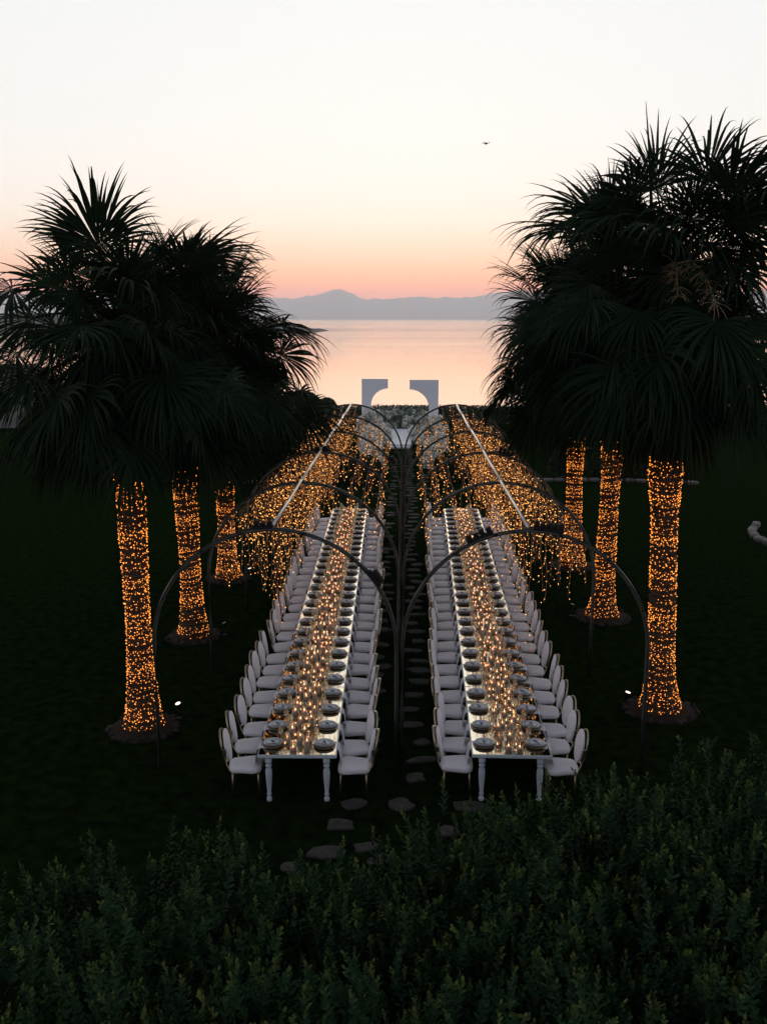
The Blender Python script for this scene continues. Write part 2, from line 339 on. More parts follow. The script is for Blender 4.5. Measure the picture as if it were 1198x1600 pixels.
# ------------------------------------------------------------------ stepping stones
def slab(seed):
    rs = random.Random(seed); mb = MB(); n = 11; rr = [rs.uniform(.68, 1.10) for _ in range(n)]
    mb.loft([[(rr[i] * s * .5 * math.cos(2 * PI * i / n), rr[i] * s * .5 * math.sin(2 * PI * i / n), z) for i in range(n)] for s, z in ((1, 0), (1, .020), (.94, .032))], smooth=False)
    return mb.mesh('stepping_stone', M['stone'])
SL = [slab(i) for i in range(8)]
path = thing('stepping_stone_path', 'path of irregular flat stepping stones running between the tables to the altar', 'path', (0, 11, 0), kind='structure')
spots = [(-1.05, 11.47, .62, .42), (-.51, 11.61, .42, .32), (-.28, 11.30, .45, .34), (-.91, 12.18, .55, .40), (-.75, 12.75, .5, .4), (-.04, 12.77, .46, .42), (.95, 12.75, .6, .4), (.62, 12.05, .45, .4), (-1.45, 11.1, .35, .3)]
y = 13.6
while y < 51.5:
    spots.append((U(.10, .36) , y, U(.36, .64), U(.26, .40)))
    if rnd() < .75: spots.append((U(-.62, -.42), y + U(.1, .5), U(.3, .55), U(.28, .45)))
    if y > 22 and rnd() < .6: spots.append((U(.75, .95), y + U(.2, .4), U(.3, .5), U(.25, .4)))
    if y > 30 and rnd() < .7: spots.append((U(-1.1, -.9), y + U(.2, .4), U(.3, .6), U(.25, .4)))
    y += U(.54, .70)
for i, (x, y, a, b) in enumerate(spots):
    ob('stepping_stone', SL[i % 8], path, (x, y - 11, 0), (0, 0, U(-.25, .25) + (PI if i % 3 else 0)), (a * .88, b * .88, 1))

# ------------------------------------------------------------------ tables
TOP = .77
PITCH = 18.26 / 28
TAB = {'left': ((-1.565, 12.78), (-1.85, 31.04), 1.155), 'right': ((1.565, 12.85), (1.855, 31.11), 1.155)}
leg = MB(); leg.lathe([(.034, 0), (.040, .012), (.040, .05), (.026, .07), (.024, .085), (.038, .11), (.030, .13), (.028, .15), (.044, .32), (.050, .44), (.046, .50), (.030, .535), (.046, .555), (.046, .575), (.030, .59), (.048, .61), (.052, .63), (.052, .70)], 14)
leg = leg.mesh('table_leg', M['white_paint'])
SEG = 18.26 / 7
fr = MB(); fr.box(-.5775, .5775, .006, SEG - .006, .715, .762, 0, .006)
fr.box(-.40, .40, .22, .25, .66, .713); fr.box(-.40, .40, SEG - .25, SEG - .22, .66, .713); fr.box(-.43, -.402, .20, SEG - .20, .66, .713); fr.box(.402, .43, .20, SEG - .20, .66, .713)
fr = fr.mesh('table_frame', M['white_paint'])
mt = MB(); mt.box(-.565, .565, .012, SEG - .012, .764, TOP, 0, .003); mt = mt.mesh('mirror_top', M['mirror'])
def axis(side):
    a, b, wd = TAB[side]; d = Vector((b[0] - a[0], b[1] - a[1], 0)).normalized(); return Vector((a[0], a[1], 0)), d, math.atan2(-d.x, d.y)
for side in TAB:
    A, d, rz = axis(side)
    for k in range(7):
        p = A + d * SEG * k
        T = thing('dining_table', f'white turned-leg table with gold mirror top, {nth(k + 1)} from near end of {side} row', 'table', p, rz + R(U(-.08, .08)), 'long tables')
        ob('frame', fr, T); o = ob('mirror_top', mt, T); o.rotation_euler = (R(U(-.25, .25)) * 0, 0, 0)
        for x in (-.425, .425):
            for yy in (.09, SEG - .09): ob('leg', leg, T, (x, yy, 0))

# ------------------------------------------------------------------ chairs
def seat_mesh():
    mb = MB(); n = 28
    def outline(s):
        pts = []
        for i in range(n):
            a = 2 * PI * i / n; c, q = math.cos(a), math.sin(a)
            u = math.copysign(abs(c) ** .55, c) * .245; v = math.copysign(abs(q) ** .5, q)
            wdt = .255 - .055 * (1 / (1 + math.exp((u - .02) / .05))) # wide front (+x), narrow rear
            pts.append((u * s, v * wdt * s))
        return pts
    rings = []
    for s, z in ((.93, .41), (.99, .42), (1, .445), (.985, .475), (.93, .490), (.75, .500), (.4, .505), (.05, .506)):
        rings.append([(x, y, z) for x, y in outline(s)])
    mb.loft(rings); return mb.mesh('chair_seat', M['chair'])
def back_mesh():
    mb = MB(); n = 26; rings = []
    for s, x in ((.90, .022), (.98, .012), (1, -.004), (.98, -.020), (.90, -.028), (.5, -.030)):
        rings.append([(x, .20 * s * math.cos(2 * PI * i / n), .255 * s * math.sin(2 * PI * i / n)) for i in range(n)])
    rings.insert(0, [(.030, .10 * math.cos(2 * PI * i / n), .13 * math.sin(2 * PI * i / n)) for i in range(n)])
    mb.loft(rings[::-1]); return mb.mesh('chair_back', M['chair'])
def ring_mesh():
    mb = MB(); n = 30; rings = []
    for i in range(n + 1):
        a = 2 * PI * i / n; cy_, cz = .208 * math.cos(a), .264 * math.sin(a)
        rings.append([(-.062 + .015 * math.cos(b), cy_ + .007 * math.sin(b) * math.cos(a), cz + .007 * math.sin(b) * math.sin(a)) for b in np.linspace(0, 2 * PI, 7)[:-1]])
    mb.loft(rings, caps=False)
    for sgn in (-1, 1):   # tabs joining ring and pad
        mb.box(-.060, -.015, sgn * .203 - .012, sgn * .203 + .012, -.05, .03)
    mb.box(-.060, -.02, -.02, .02, .24, .27)
    for sgn in (-1, 1): mb.tube([(-.06, sgn * .10, -.24), (-.03, sgn * .13, -.34), (.01, sgn * .15, -.42)], .010, 6)
    return mb.mesh('chair_back_frame', M['gold'])
cleg = MB(); cleg.tube([(0, 0, .43), (.006, 0, .2), (.016, 0, 0)], [.014, .012, .009], 7); cleg = cleg.mesh('chair_leg', M['gold'])
SEAT, BACK, RING = seat_mesh(), back_mesh(), ring_mesh()
srail = MB(); srail.box(-.20, .20, -.18, .18, .395, .412, 0, .005); srail = srail.mesh('seat_rail', M['gold'])
def chair(p, rz, label, group):
    T = thing('banquet_chair', label, 'chair', p, rz, group); T.scale = (U(.98, 1.02), U(.97, 1.03), U(.985, 1.015))
    ob('seat', SEAT, T); ob('seat_rail', srail, T)
    ob('backrest', BACK, T, (-.255, 0, .785), (0, R(-9), 0)); ob('back_frame', RING, T, (-.255, 0, .785), (0, R(-9), 0))
    for x, y, a in ((.19, .18, .4), (.19, -.18, -.4), (-.18, .15, PI - .4), (-.18, -.15, PI + .4)): ob('leg', cleg, T, (x, y, 0), (0, 0, a))
# ------------------------------------------------------------------ place settings
def prof_mesh(name, prof, n, mat, smooth=True, caps=True):
    mb = MB(); mb.lathe(prof, n, caps=caps, smooth=smooth); return mb.mesh(name, mat)
charger = prof_mesh('charger', [(.09, 0), (.10, .004), (.150, .012), (.160, .016), (.158, .019), (.148, .016), (.10, .009)], 30, M['charger'])
plate = prof_mesh('plate', [(.075, 0), (.085, .003), (.115, .016), (.142, .030), (.146, .033), (.141, .034), (.112, .021), (.085, .009), (.03, .008)], 30, M['plate'])
bowl = prof_mesh('salad_plate', [(.05, 0), (.06, .003), (.085, .010), (.104, .017), (.106, .019), (.102, .019), (.082, .012), (.05, .006)], 26, M['plate'])
card = MB(); card.box(-.045, .045, -.085, .085, 0, .003); card = card.mesh('menu_card', M['card'])
knot = MB(); knot.tube([(-.045, -.03, .004), (-.02, .0, .010), (.0, .01, .013), (.02, .02, .009), (.05, .045, .004)], [.004, .006, .009, .006, .003], 6); knot.tube([(0, .01, .012), (.015, -.03, .006)], [.005, .003], 5); knot = knot.mesh('ribbon_knot', M['dark'])
def napkin_mesh(seed):
    rs = random.Random(seed); mb = MB(); rows = []
    # u across (y), runs along -x from under the plate to the table edge at x=0 then hangs
    L = [( .26, 0, .105), (.14, 0, .11), (.03, 0, .115), (-.006, -.004, .118), (-.020, -.03, .118), (-.034, -.12, .115), (-.050, -.22, .108), (-.068, -.31, .088), (-.076, -.36, .055), (-.078, -.375, .014)]
    hang = rs.uniform(.9, 1.2)
    for x, z, wd in L:
        r = []
        for i in range(9):
            u = i / 8 * 2 - 1; fold = .012 * math.sin(u * 5 + seed) * (1 if z < -.02 else .1)
            r.append((x - abs(fold) - .004 * (z < -.02), u * wd * (1 - .12 * (z < -.2)), (.006 if z >= 0 else z * hang) + (fold * .15 if z < -.2 else 0)))
        rows.append(r)
    mb.loft(rows, caps=False, closed=False); me = mb.mesh('napkin', M['linen']); return me
NAP = [napkin_mesh(i) for i in range(5)]
wine = prof_mesh('wine_glass', [(.036, 0), (.034, .004), (.006, .010), (.004, .05), (.005, .095), (.022, .115), (.038, .14), (.042, .17), (.038, .21), (.034, .235)], 12, M['stemware'], caps=False)
goblet = prof_mesh('water_goblet', [(.036, 0), (.034, .004), (.007, .012), (.006, .055), (.025, .075), (.042, .10), (.044, .14), (.043, .17)], 12, M['stemware'], caps=False)
flute = prof_mesh('champagne_flute', [(.030, 0), (.028, .004), (.005, .010), (.004, .09), (.014, .12), (.024, .16), (.026, .21), (.022, .26)], 10, M['stemware'], caps=False)
for side in TAB:
    A, d, rz = axis(side); nrm = Vector((d.y, -d.x, 0))    # nrm points to +x
    inner = 1 if side == 'left' else -1
    for s in (-1, 1):
        where = 'aisle' if s == inner else 'outer'
        pull = U(.0, .04)
        for k in range(28):
            yk = PITCH * (k + .5); c = A + d * yk
            if k % 4 == 0: pull = U(-.01, .05)
            lab = f'{nth(k + 1)} place from near end, {where} side, {side} table'
            face = rz + (PI if s > 0 else 0)
            off = .5775 + .185 + pull + U(-.03, .04)
            chair(c + nrm * s * off + d * U(-.05, .05), face + R(random.gauss(0, 4.5)), f'white oval-back chair, {lab}', 'banquet chairs along the tables')
            q = c + nrm * s * (.5775 - .195) + d * U(-.015, .015)
            tag(ob('charger_plate', charger, None, q + Vector((0, 0, TOP + .0005)), (0, 0, U(0, 6))), f'woven brown charger under grey plate, {lab}', 'charger', 'charger plates')
            tag(ob('dinner_plate', plate, None, q + Vector((0, 0, TOP + .020)), (R(U(-.6, .6)), R(U(-.6, .6)), U(0, 6))), f'blue-grey stoneware dinner plate, {lab}', 'plate', 'dinner plates')
            tag(ob('salad_plate', bowl, None, q + Vector((0, 0, TOP + .032)), (0, 0, U(0, 6))), f'small grey top plate, {lab}', 'plate', 'salad plates')
            m = thing('menu_card', f'pale menu card with dark ribbon, {lab}', 'menu card', q + Vector((0, 0, TOP + .051)), face + R(90 + U(-25, 25)), 'menu cards')
            ob('card', card, m, (0, 0, 0)); ob('ribbon', knot, m, (0, 0, .003))
            e = c + nrm * s * .5775
            tag(ob('napkin', NAP[(k * 3 + (s > 0)) % 5], None, e + Vector((0, 0, TOP - .004 + .0)) + d * U(-.02, .02), (0, 0, face + R(U(-4, 4))), (1, 1, 1)), f'white napkin hanging over the edge, {lab}', 'napkin', 'napkins')
            g = c + nrm * s * .245
            for nm, me, dx, dy, cat in (('wine_glass', wine, .03, .12, 'wine glass'), ('water_goblet', goblet, -.045, .02, 'goblet'), ('champagne_flute', flute, -.03, -.13, 'flute')):
                tag(ob(nm, me, None, g + nrm * s * (dx + U(-.02, .02)) + d * (dy + U(-.03, .03)) + Vector((0, 0, TOP + .001))), f'clear stemmed {cat}, {lab}', 'glass', f'{cat} set')
# ------------------------------------------------------------------ candles
GL = []
for r, h, hc in ((.052, .12, .060), (.052, .16, .095), (.046, .21, .13), (.044, .25, .165)):
    g = MB(); g.lathe([(r * .9, 0), (r, .004), (r, h)], 14, caps=False)
    c = MB(); c.lathe([(r - .007, .006), (r - .006, .010), (r - .006, hc - .004), (r - .014, hc), (r - .022, hc - .004), (.004, hc - .006)], 12)
    f = MB(); f.lathe([(.001, hc + .000), (.0050, hc + .008), (.0058, hc + .014), (.0035, hc + .024), (.0008, hc + .036)], 7)
    GL.append((g.mesh('glass_cylinder', M['glass']), c.mesh('pillar_candle', M['wax']), f.mesh('candle_flame', M['flame'])))
g = MB(); g.lathe([(.026, 0), (.033, .004), (.036, .065)], 12, caps=False); c = MB(); c.lathe([(.026, .004), (.029, .03), (.004, .031)], 10); f = MB(); f.lathe([(.001, .031), (.0045, .038), (.005, .043), (.0008, .058)], 6)
ADDED_VOT = (g.mesh('added_votive_glass', M['glass']), c.mesh('added_votive_wax', M['wax']), f.mesh('added_votive_flame', M['flame']))
for side in TAB:
    A, d, rz = axis(side); nrm = Vector((d.y, -d.x, 0)); y = .14
    i = 0
    while y < 18.1:
        i += 1
        for u in ((-.13, .05) if i % 3 == 0 else (-.05, .13) if i % 3 == 1 else (-.16, .0, .16)):
            gi = random.choice((0, 0, 1, 1, 1, 2, 3)); g, c, f = GL[gi]; SZ = ('low', 'medium', 'tall', 'tallest')[gi]; POS = 'left' if u < -.03 else 'right' if u > .03 else 'just right'
            p = A + d * (y + U(-.07, .07)) + nrm * (u + U(-.02, .02)) + Vector((0, 0, TOP + .001))
            k = min(28, int(y / PITCH) + 1)
            o = tag(ob('candle_cylinder', g, None, p), f'{SZ} candle in clear glass cylinder, {POS} of centre, beside {nth(k)} plates, {side} table', 'candle', 'candles down the table centres')
            ob('candle', c, o); ob('flame', f, o, rot=(0, 0, U(0, 6)))
        for u in ((-.19, .10) if i % 2 else (.19, -.09, .02)):   # small votives added between the cylinders to strengthen the table glow
            p = A + d * (y + .15 + U(-.05, .05)) + nrm * (u + U(-.02, .02)) + Vector((0, 0, TOP + .001)); k = min(28, int((y + .15) / PITCH) + 1)
            if y + .2 > 18.15: break
            o = tag(ob('added_votive_glass', ADDED_VOT[0], None, p), f'small added votive candle {"far left" if u < -.15 else "left" if u < 0 else "just right" if u < .05 else "right" if u < .15 else "far right"} of centre, beside {nth(k)} plates, {side} table', 'votive', 'added votives between the candle cylinders')
            ob('candle', ADDED_VOT[1], o); ob('flame', ADDED_VOT[2], o)
        y += .30

# ------------------------------------------------------------------ arches
AY = [13.8 + 4.23 * i for i in range(6)]
SIDES = {'left': (-2.0, -1), 'right': (1.83, 1)}
RAD, ZS = 1.87, 2.03
def arch_path(c, n=40):
    P = [(c - RAD, 0, 0), (c - RAD, 0, 1.0)]
    P += [(c - RAD * math.cos(PI * i / n), 0, ZS + RAD * math.sin(PI * i / n)) for i in range(n + 1)]
    P += [(c + RAD, 0, 1.0), (c + RAD, 0, 0)]
    return P
for side, (c, sg) in SIDES.items():
    mb = MB(); mb.tube([(x - c, y, z) for x, y, z in arch_path(c)], .031, 10); tube_me = mb.mesh('arch_tube', M['steel'])
    mb = MB(); P = arch_path(c); mb.tube([(x - c + (.012 * math.sin(i * .9)), -.037 + .006 * math.sin(i * 1.7), z + .026 * (z > ZS)) for i, (x, y, z) in enumerate(P)], .009, 5)
    cab_me = mb.mesh('arch_cable', M['cable'])
    clip = MB(); clip.lathe([(.042, -.014), (.044, 0), (.042, .014)], 10); clip = clip.mesh('cable_tie', M['black']) if side == 'left' else bpy.data.meshes['cable_tie']
    for k, y in enumerate(AY):
        T = thing('metal_arch', f'dark steel hoop arch over the {side} table, {nth(k + 1)} from the viewer', 'arch', (c, y + U(-.05, .05), 0), 0, 'hoop arches')
        ob('arch_tube', tube_me, T); ob('cable', cab_me, T)
        if k < 3:
            for a in (25, 55, 75, 105, 130, 160):
                a = R(a); ob('cable_tie', clip, T, (-RAD * math.cos(a), 0, ZS + RAD * math.sin(a)), (0, -(PI / 2 - a) + PI / 2 + PI / 2 * 0 + PI / 2, 0))
    T = thing('ridge_pole', f'steel ridge pole with painted-in sky gleam joining the tops of the {side} arches', 'pole', (c, AY[0], ZS + RAD + .045), 0, 'ridge poles')
    for k in range(5):
        mb = MB(); mb.tube([(U(-.01, .01), 4.23 * k + .03, U(-.006, .006)), (U(-.02, .02), 4.23 * k + 2.1, -.012), (U(-.01, .01), 4.23 * (k + 1) - .03, U(-.006, .006))], .030, 10)
        ob('pole_section', mb.mesh('pole_section', M['steel_sky_gleam']), T)
# black lamp bars clamped on the arches
def lamp_bar(x, y, z, tilt, L, label, heads=4):
    T = thing('lamp_bar', label, 'lamp', (x, y, z), 0, 'black lamp bars on the arches'); T.rotation_euler = (0, tilt, 0)
    mb = MB(); mb.box(-L / 2, L / 2, -.045, .045, 0, .05, 0, .008); ob('housing', mb.mesh('lamp_housing', M['black']), T)
    for i in range(heads):
        xx = -L / 2 + L * (i + .5) / heads; mb = MB(); hgt = U(.05, .10)
        mb.box(xx - L / heads * .36, xx + L / heads * .36, -.06, .05, .052, .052 + hgt, 0, .012); mb.tube([(xx, .05, .06), (xx + .02, .09, .08)], .02, 6)
        ob('lamp_head', mb.mesh('lamp_head', M['black']), T)
    mb = MB(); mb.tube([(-L / 2, 0, .02), (-L / 2 - .10, -.03, .0), (-L / 2 - .22, -.03, -.06), (-L / 2 - .34, -.02, -.13)], .008, 5); ob('lamp_cable', mb.mesh('lamp_cable', M['cable']), T)
def on_arch(c, x): return ZS + math.sqrt(RAD ** 2 - (x - c) ** 2) + .03
def tilt_at(c, x): return math.asin((x - c) / RAD)
for x, k, s, L, h, lab in [(-2.12, 0, 'left', .30, 3, 'black lamp bar clamped on top of the nearest left arch'), (1.12, 0, 'right', .42, 4, 'black lamp bar on the inner slope of the nearest right arch'),
                           (2.12, 0, 'right', .46, 5, 'black lamp bar on the crown of the nearest right arch'), (-2.0, 2, 'left', .36, 2, 'black lamp bar on top of the third left arch'),
                           (2.35, 2, 'right', .40, 4, 'black lamp bar on top of the third right arch'), (-.48, 0, 'left', .30, 1, 'black lamp bar low on the inner slope of the nearest left arch'), (-.42, 3, 'left', .30, 1, 'black lamp bar low on the inner slope of the fourth left arch')]:
    c = SIDES[s][0]; lamp_bar(x, AY[k], on_arch(c, x), tilt_at(c, x), L, lab, h)
# thin cross cables
for (a, b, lab) in [(((-4.0, 26.4, 2.6), (.8, 26.5, 3.05)), 0, 'thin pale cable strung across the aisle between the arches'), (((3.6, 35.1, 3.2), (12.0, 44, 2.9)), 0, 'thin pale cable from the far right arch to the palms'), (((-3.7, 35.1, 3.0), (-9.5, 44, 2.9)), 0, 'thin pale cable from the far left arch to the palms')]:
    p, q = Vector(a[0]), Vector(a[1]); mb = MB(); L = (q - p).length
    mb.tube([tuple((q - p) * t_ + Vector((0, 0, -.10 * 4 * t_ * (1 - t_)))) for t_ in np.linspace(0, 1, 10)], .006, 5)
    tag(ob('stay_cable', mb.mesh('stay_cable', M['kerb']), None, p), lab, 'cable')

# ------------------------------------------------------------------ hanging light strands
def strand_mesh(L, seed):
    rs = random.Random(seed); mb = MB(); n = max(5, int(L / .22)); ph = rs.uniform(0, 6)
    P = [(.035 * math.sin(i * .9 + ph) * (i / n), .035 * math.cos(i * .7 + ph) * (i / n), -L * i / n) for i in range(n + 1)]
    mb.tube(P, .0035, 3, 0)
    def at(z):
        k = min(n - 1, int(-z / L * n)); f = -z / L * n - k; return Vector(P[k]).lerp(Vector(P[k + 1]), f)
    z = -.06
    while z > -L:
        p = at(z); a = rs.uniform(0, 2 * PI); r = rs.uniform(.03, .10); e = p + Vector((r * math.cos(a), r * math.sin(a), -rs.uniform(.02, .12)))
        # twiglet with two leaf slivers
        s_ = Vector((-math.sin(a), math.cos(a), 0)) * .004
        mb.add([p - s_, p + s_, e + s_ * .5, e - s_ * .5], [(0, 1, 2, 3)], 0)
        l = e + Vector((rs.uniform(-.03, .03), rs.uniform(-.03, .03), -rs.uniform(.02, .06)))
        mb.add([e, e.lerp(l, .5) + s_ * 1.6, l, e.lerp(l, .5) - s_ * 1.6], [(0, 1, 2, 3)], 0)
        mb.octa(e, rs.choice((.0075, .009, .0105, .013)), 1 if rs.random() < .68 else 2)
        if rs.random() < .25: mb.octa(p, .0095, 2)
        z -= rs.uniform(.085, .165)
    return mb.mesh('light_strand', [M['twig'], M['bulb2'], M['bulb_dim']])
LENS = (.55, .8, 1.1, 1.5, 2.0, 2.6, 3.0)
STR = {L: [strand_mesh(L, int(L * 100) + i) for i in range(3)] for L in LENS}
def nearest_len(L): return min(LENS, key=lambda q: abs(q - L))
# rows: offset from arch centre towards the outside (+) / aisle (-), strand length, spacing
ROWS = [(-1.40, .62, .40), (-1.12, .66, .40), (-.85, .66, .40), (-.50, .7, .46), (-.18, .85, .38), (.03, 1.1, .28), (.32, 1.6, .26), (.60, 2.5, .26), (.90, 2.0, .26), (1.20, 1.5, .27), (1.48, 1.15, .28), (1.70, .85, .30)]
for side, (c, sg) in SIDES.items():
    for ri, (dx, L, sp) in enumerate(ROWS):
        x = c + sg * dx; z = on_arch(c, x) - .05
        T = thing('light_curtain', f'{nth(ri + 1)} row of hanging fairy-light strands from the aisle, under {side} arches', 'fairy lights', (x, AY[1], z), 0, 'hanging light rows')
        mb = MB()
        for k in range(1, 5):
            y0, y1 = 4.23 * (k - 1), 4.23 * k
            mb.tube([(0, y0 + (y1 - y0) * q, -.14 * 4 * q * (1 - q)) for q in np.linspace(0, 1, 7)], .004, 4)
        ob('carrier_wire', mb.mesh('carrier_wire', M['twig']), T)
        y = U(.05, .2)
        while y < 4.23 * 4 - .05:
            q = (y % 4.23) / 4.23; zz = -.14 * 4 * q * (1 - q)
            me = random.choice(STR[nearest_len(L * U(.72, 1.18))])
            ob('light_strand', me, T, (U(-.05, .05), y, zz), (0, 0, U(0, 6.28)), (1, 1, U(.88, 1.1)))
            y += sp * 1.7 * U(.6, 1.4)

# ------------------------------------------------------------------ palms
def frond_mesh(name, elev, seed, dry=False, Lp=1.15, Lb=1.0):
    """fan leaf: arching stalk, pleated fan, split tips that hang"""
    rs = random.Random(seed); mb = MB()
    d = Vector((math.cos(elev), 0, math.sin(elev))); p = Vector((0, 0, 0)); pts = [p.copy()]; K = 9
    bend = rs.uniform(.045, .085) if not dry else .07
    for k in range(K):
        d = (d + Vector((0, 0, -bend * (.6 + .17 * k) * max(.12, math.cos(elev))))).normalized(); p = p + d * Lp / K; pts.append(p.copy())
    mb.tube(pts, [.026 - .013 * k / K for k in range(K + 1)], 5, 1)
    roll = rs.uniform(-.7, .7); s = Vector((0, 1, 0)); n = s.cross(d) * -1
    if n.z < 0 and abs(elev) < 1.3: n = -n
    s, n = s * math.cos(roll) + n * math.sin(roll), n * math.cos(roll) - s * math.sin(roll)
    N = 20 if not dry else 13; amax = R(rs.uniform(88, 118)) if not dry else R(62); cup = rs.uniform(.05, .35)
    for i in range(-N, N + 1):
        f = i / N; a = amax * f + rs.uniform(-.05, .05)
        L = Lb * (1 - .28 * f * f) * rs.uniform(.8, 1.15) * (1 if not dry else 1.05)
        dr = (d * math.cos(a) + s * math.sin(a) + n * (cup * abs(f) - .08 + rs.uniform(-.08, .08))).normalized()
        q = p.copy(); S = 9; dw = amax / N * 1.04; rows = []
        droop = rs.uniform(.45, 1.5) * (1.0 if rs.random() < .8 else 1.8)
        for k in range(S + 1):
            tt = k / S; rr = L * tt
            wdt = dw * rr * .5 if tt < .44 else dw * L * .44 * .5 * max(0, 1 - ((tt - .44) / .56) ** 1.2)
            side = dr.cross(n); side = side.normalized() if side.length > 1e-3 else s
            nn = side.cross(dr).normalized()
            rows.append((q - side * wdt, q - nn * wdt * .5, q + side * wdt))
            g = (.05 + 1.5 * max(0, tt - .36) ** 1.05) * droop * (1.0 if not dry else 1.4)
            if elev > 1.0: g *= .48
            elif elev > .75: g *= .65
            dr = (dr + Vector((0, 0, -g * .55))).normalized(); q = q + dr * L / S
        vs = [v for r_ in rows for v in r_]; fs = []
        for k in range(S):
            for j in (0, 1): fs.append((k * 3 + j, k * 3 + j + 1, (k + 1) * 3 + j + 1, (k + 1) * 3 + j))
        mb.add(vs, fs, 0, False)
    return mb.mesh(name, [M['frond_dry'] if dry else M['frond'], M['petiole']])
ELS = [85, 68, 52, 36, 20, 4, -14, -32, -50]
FR = {e: [frond_mesh('frond', R(e), e * 7 + k, False, (1.0 if e > 60 else 1.25 if e > 10 else 1.45) + .12 * (k - 1), 1.10) for k in range(3)] for e in ELS}
for e in ELS: FR[e].append(frond_mesh('frond', R(e), e * 5 + 77, False, .62, 1.05))
FD = {e: [frond_mesh('dry_frond', R(e), e * 11 + k, True, .85, 1.0) for k in range(2)] for e in (-48, -62, -74)}
def trunk_mesh(h, r0, r1, seed, lean, zb):
    rs = random.Random(seed); mb = MB(); n = 22; K = 44; rings = []
    for k in range(K + 1):
        t_ = k / K; z = h * t_; r = rad_at(z, r0, r1, seed, zb)
        rings.append([(lean[0] * t_ + (r + rs.uniform(-.014, .014) + .012 * ((k + i) % 2)) * math.cos(2 * PI * i / n), lean[1] * t_ + (r + rs.uniform(-.014, .014)) * math.sin(2 * PI * i / n), z) for i in range(n)])
    mb.loft(rings, smooth=False); return mb.mesh('palm_trunk', M['trunk'])
def rad_at(z, r0, r1, seed, zb): return r1 + (r0 - r1) * math.exp(-z / .5) + .07 * math.exp(-abs(zb - z) / .7) + .010 * math.sin(z * 2.3 + seed)
PALMS = [('nearest left', -4.53, 15.33, (-.03, 0), 6.95, 4.7, .36, 0.187, 1.02, 104, 0),
         ('middle left', -4.73, 20.18, (-.08, 0), 6.7, 3.6, .36, 0.197, 1.12, 96, 0),
         ('farthest left', -4.84, 24.98, (-.04, 0), 6.2, 3.3, .35, 0.197, 1.30, 96, 0),
         ('nearest right', 4.65, 16.32, (-.28, 0), 7.85, 4.35, .40, 0.197, 1.12, 112, 1),
         ('middle right', 4.70, 21.8, (.12, 0), 7.5, 4.4, .42, 0.187, 1.14, 88, 0),
         ('farthest right', 4.80, 26.58, (-.06, 0), 6.7, 3.9, .44, 0.187, 1.30, 104, 0)]
pebble = []
for k in range(4):
    mb = MB(); mb.loft([[(r_ * U(.85, 1.15) * math.cos(a), r_ * U(.85, 1.15) * math.sin(a), z) for a in np.linspace(0, 2 * PI, 9)[:-1]] for r_, z in ((.8, 0), (1, .3), (.85, .7), (.4, .95))], smooth=False); pebble.append(mb.mesh('ring_stone', M['rock']))
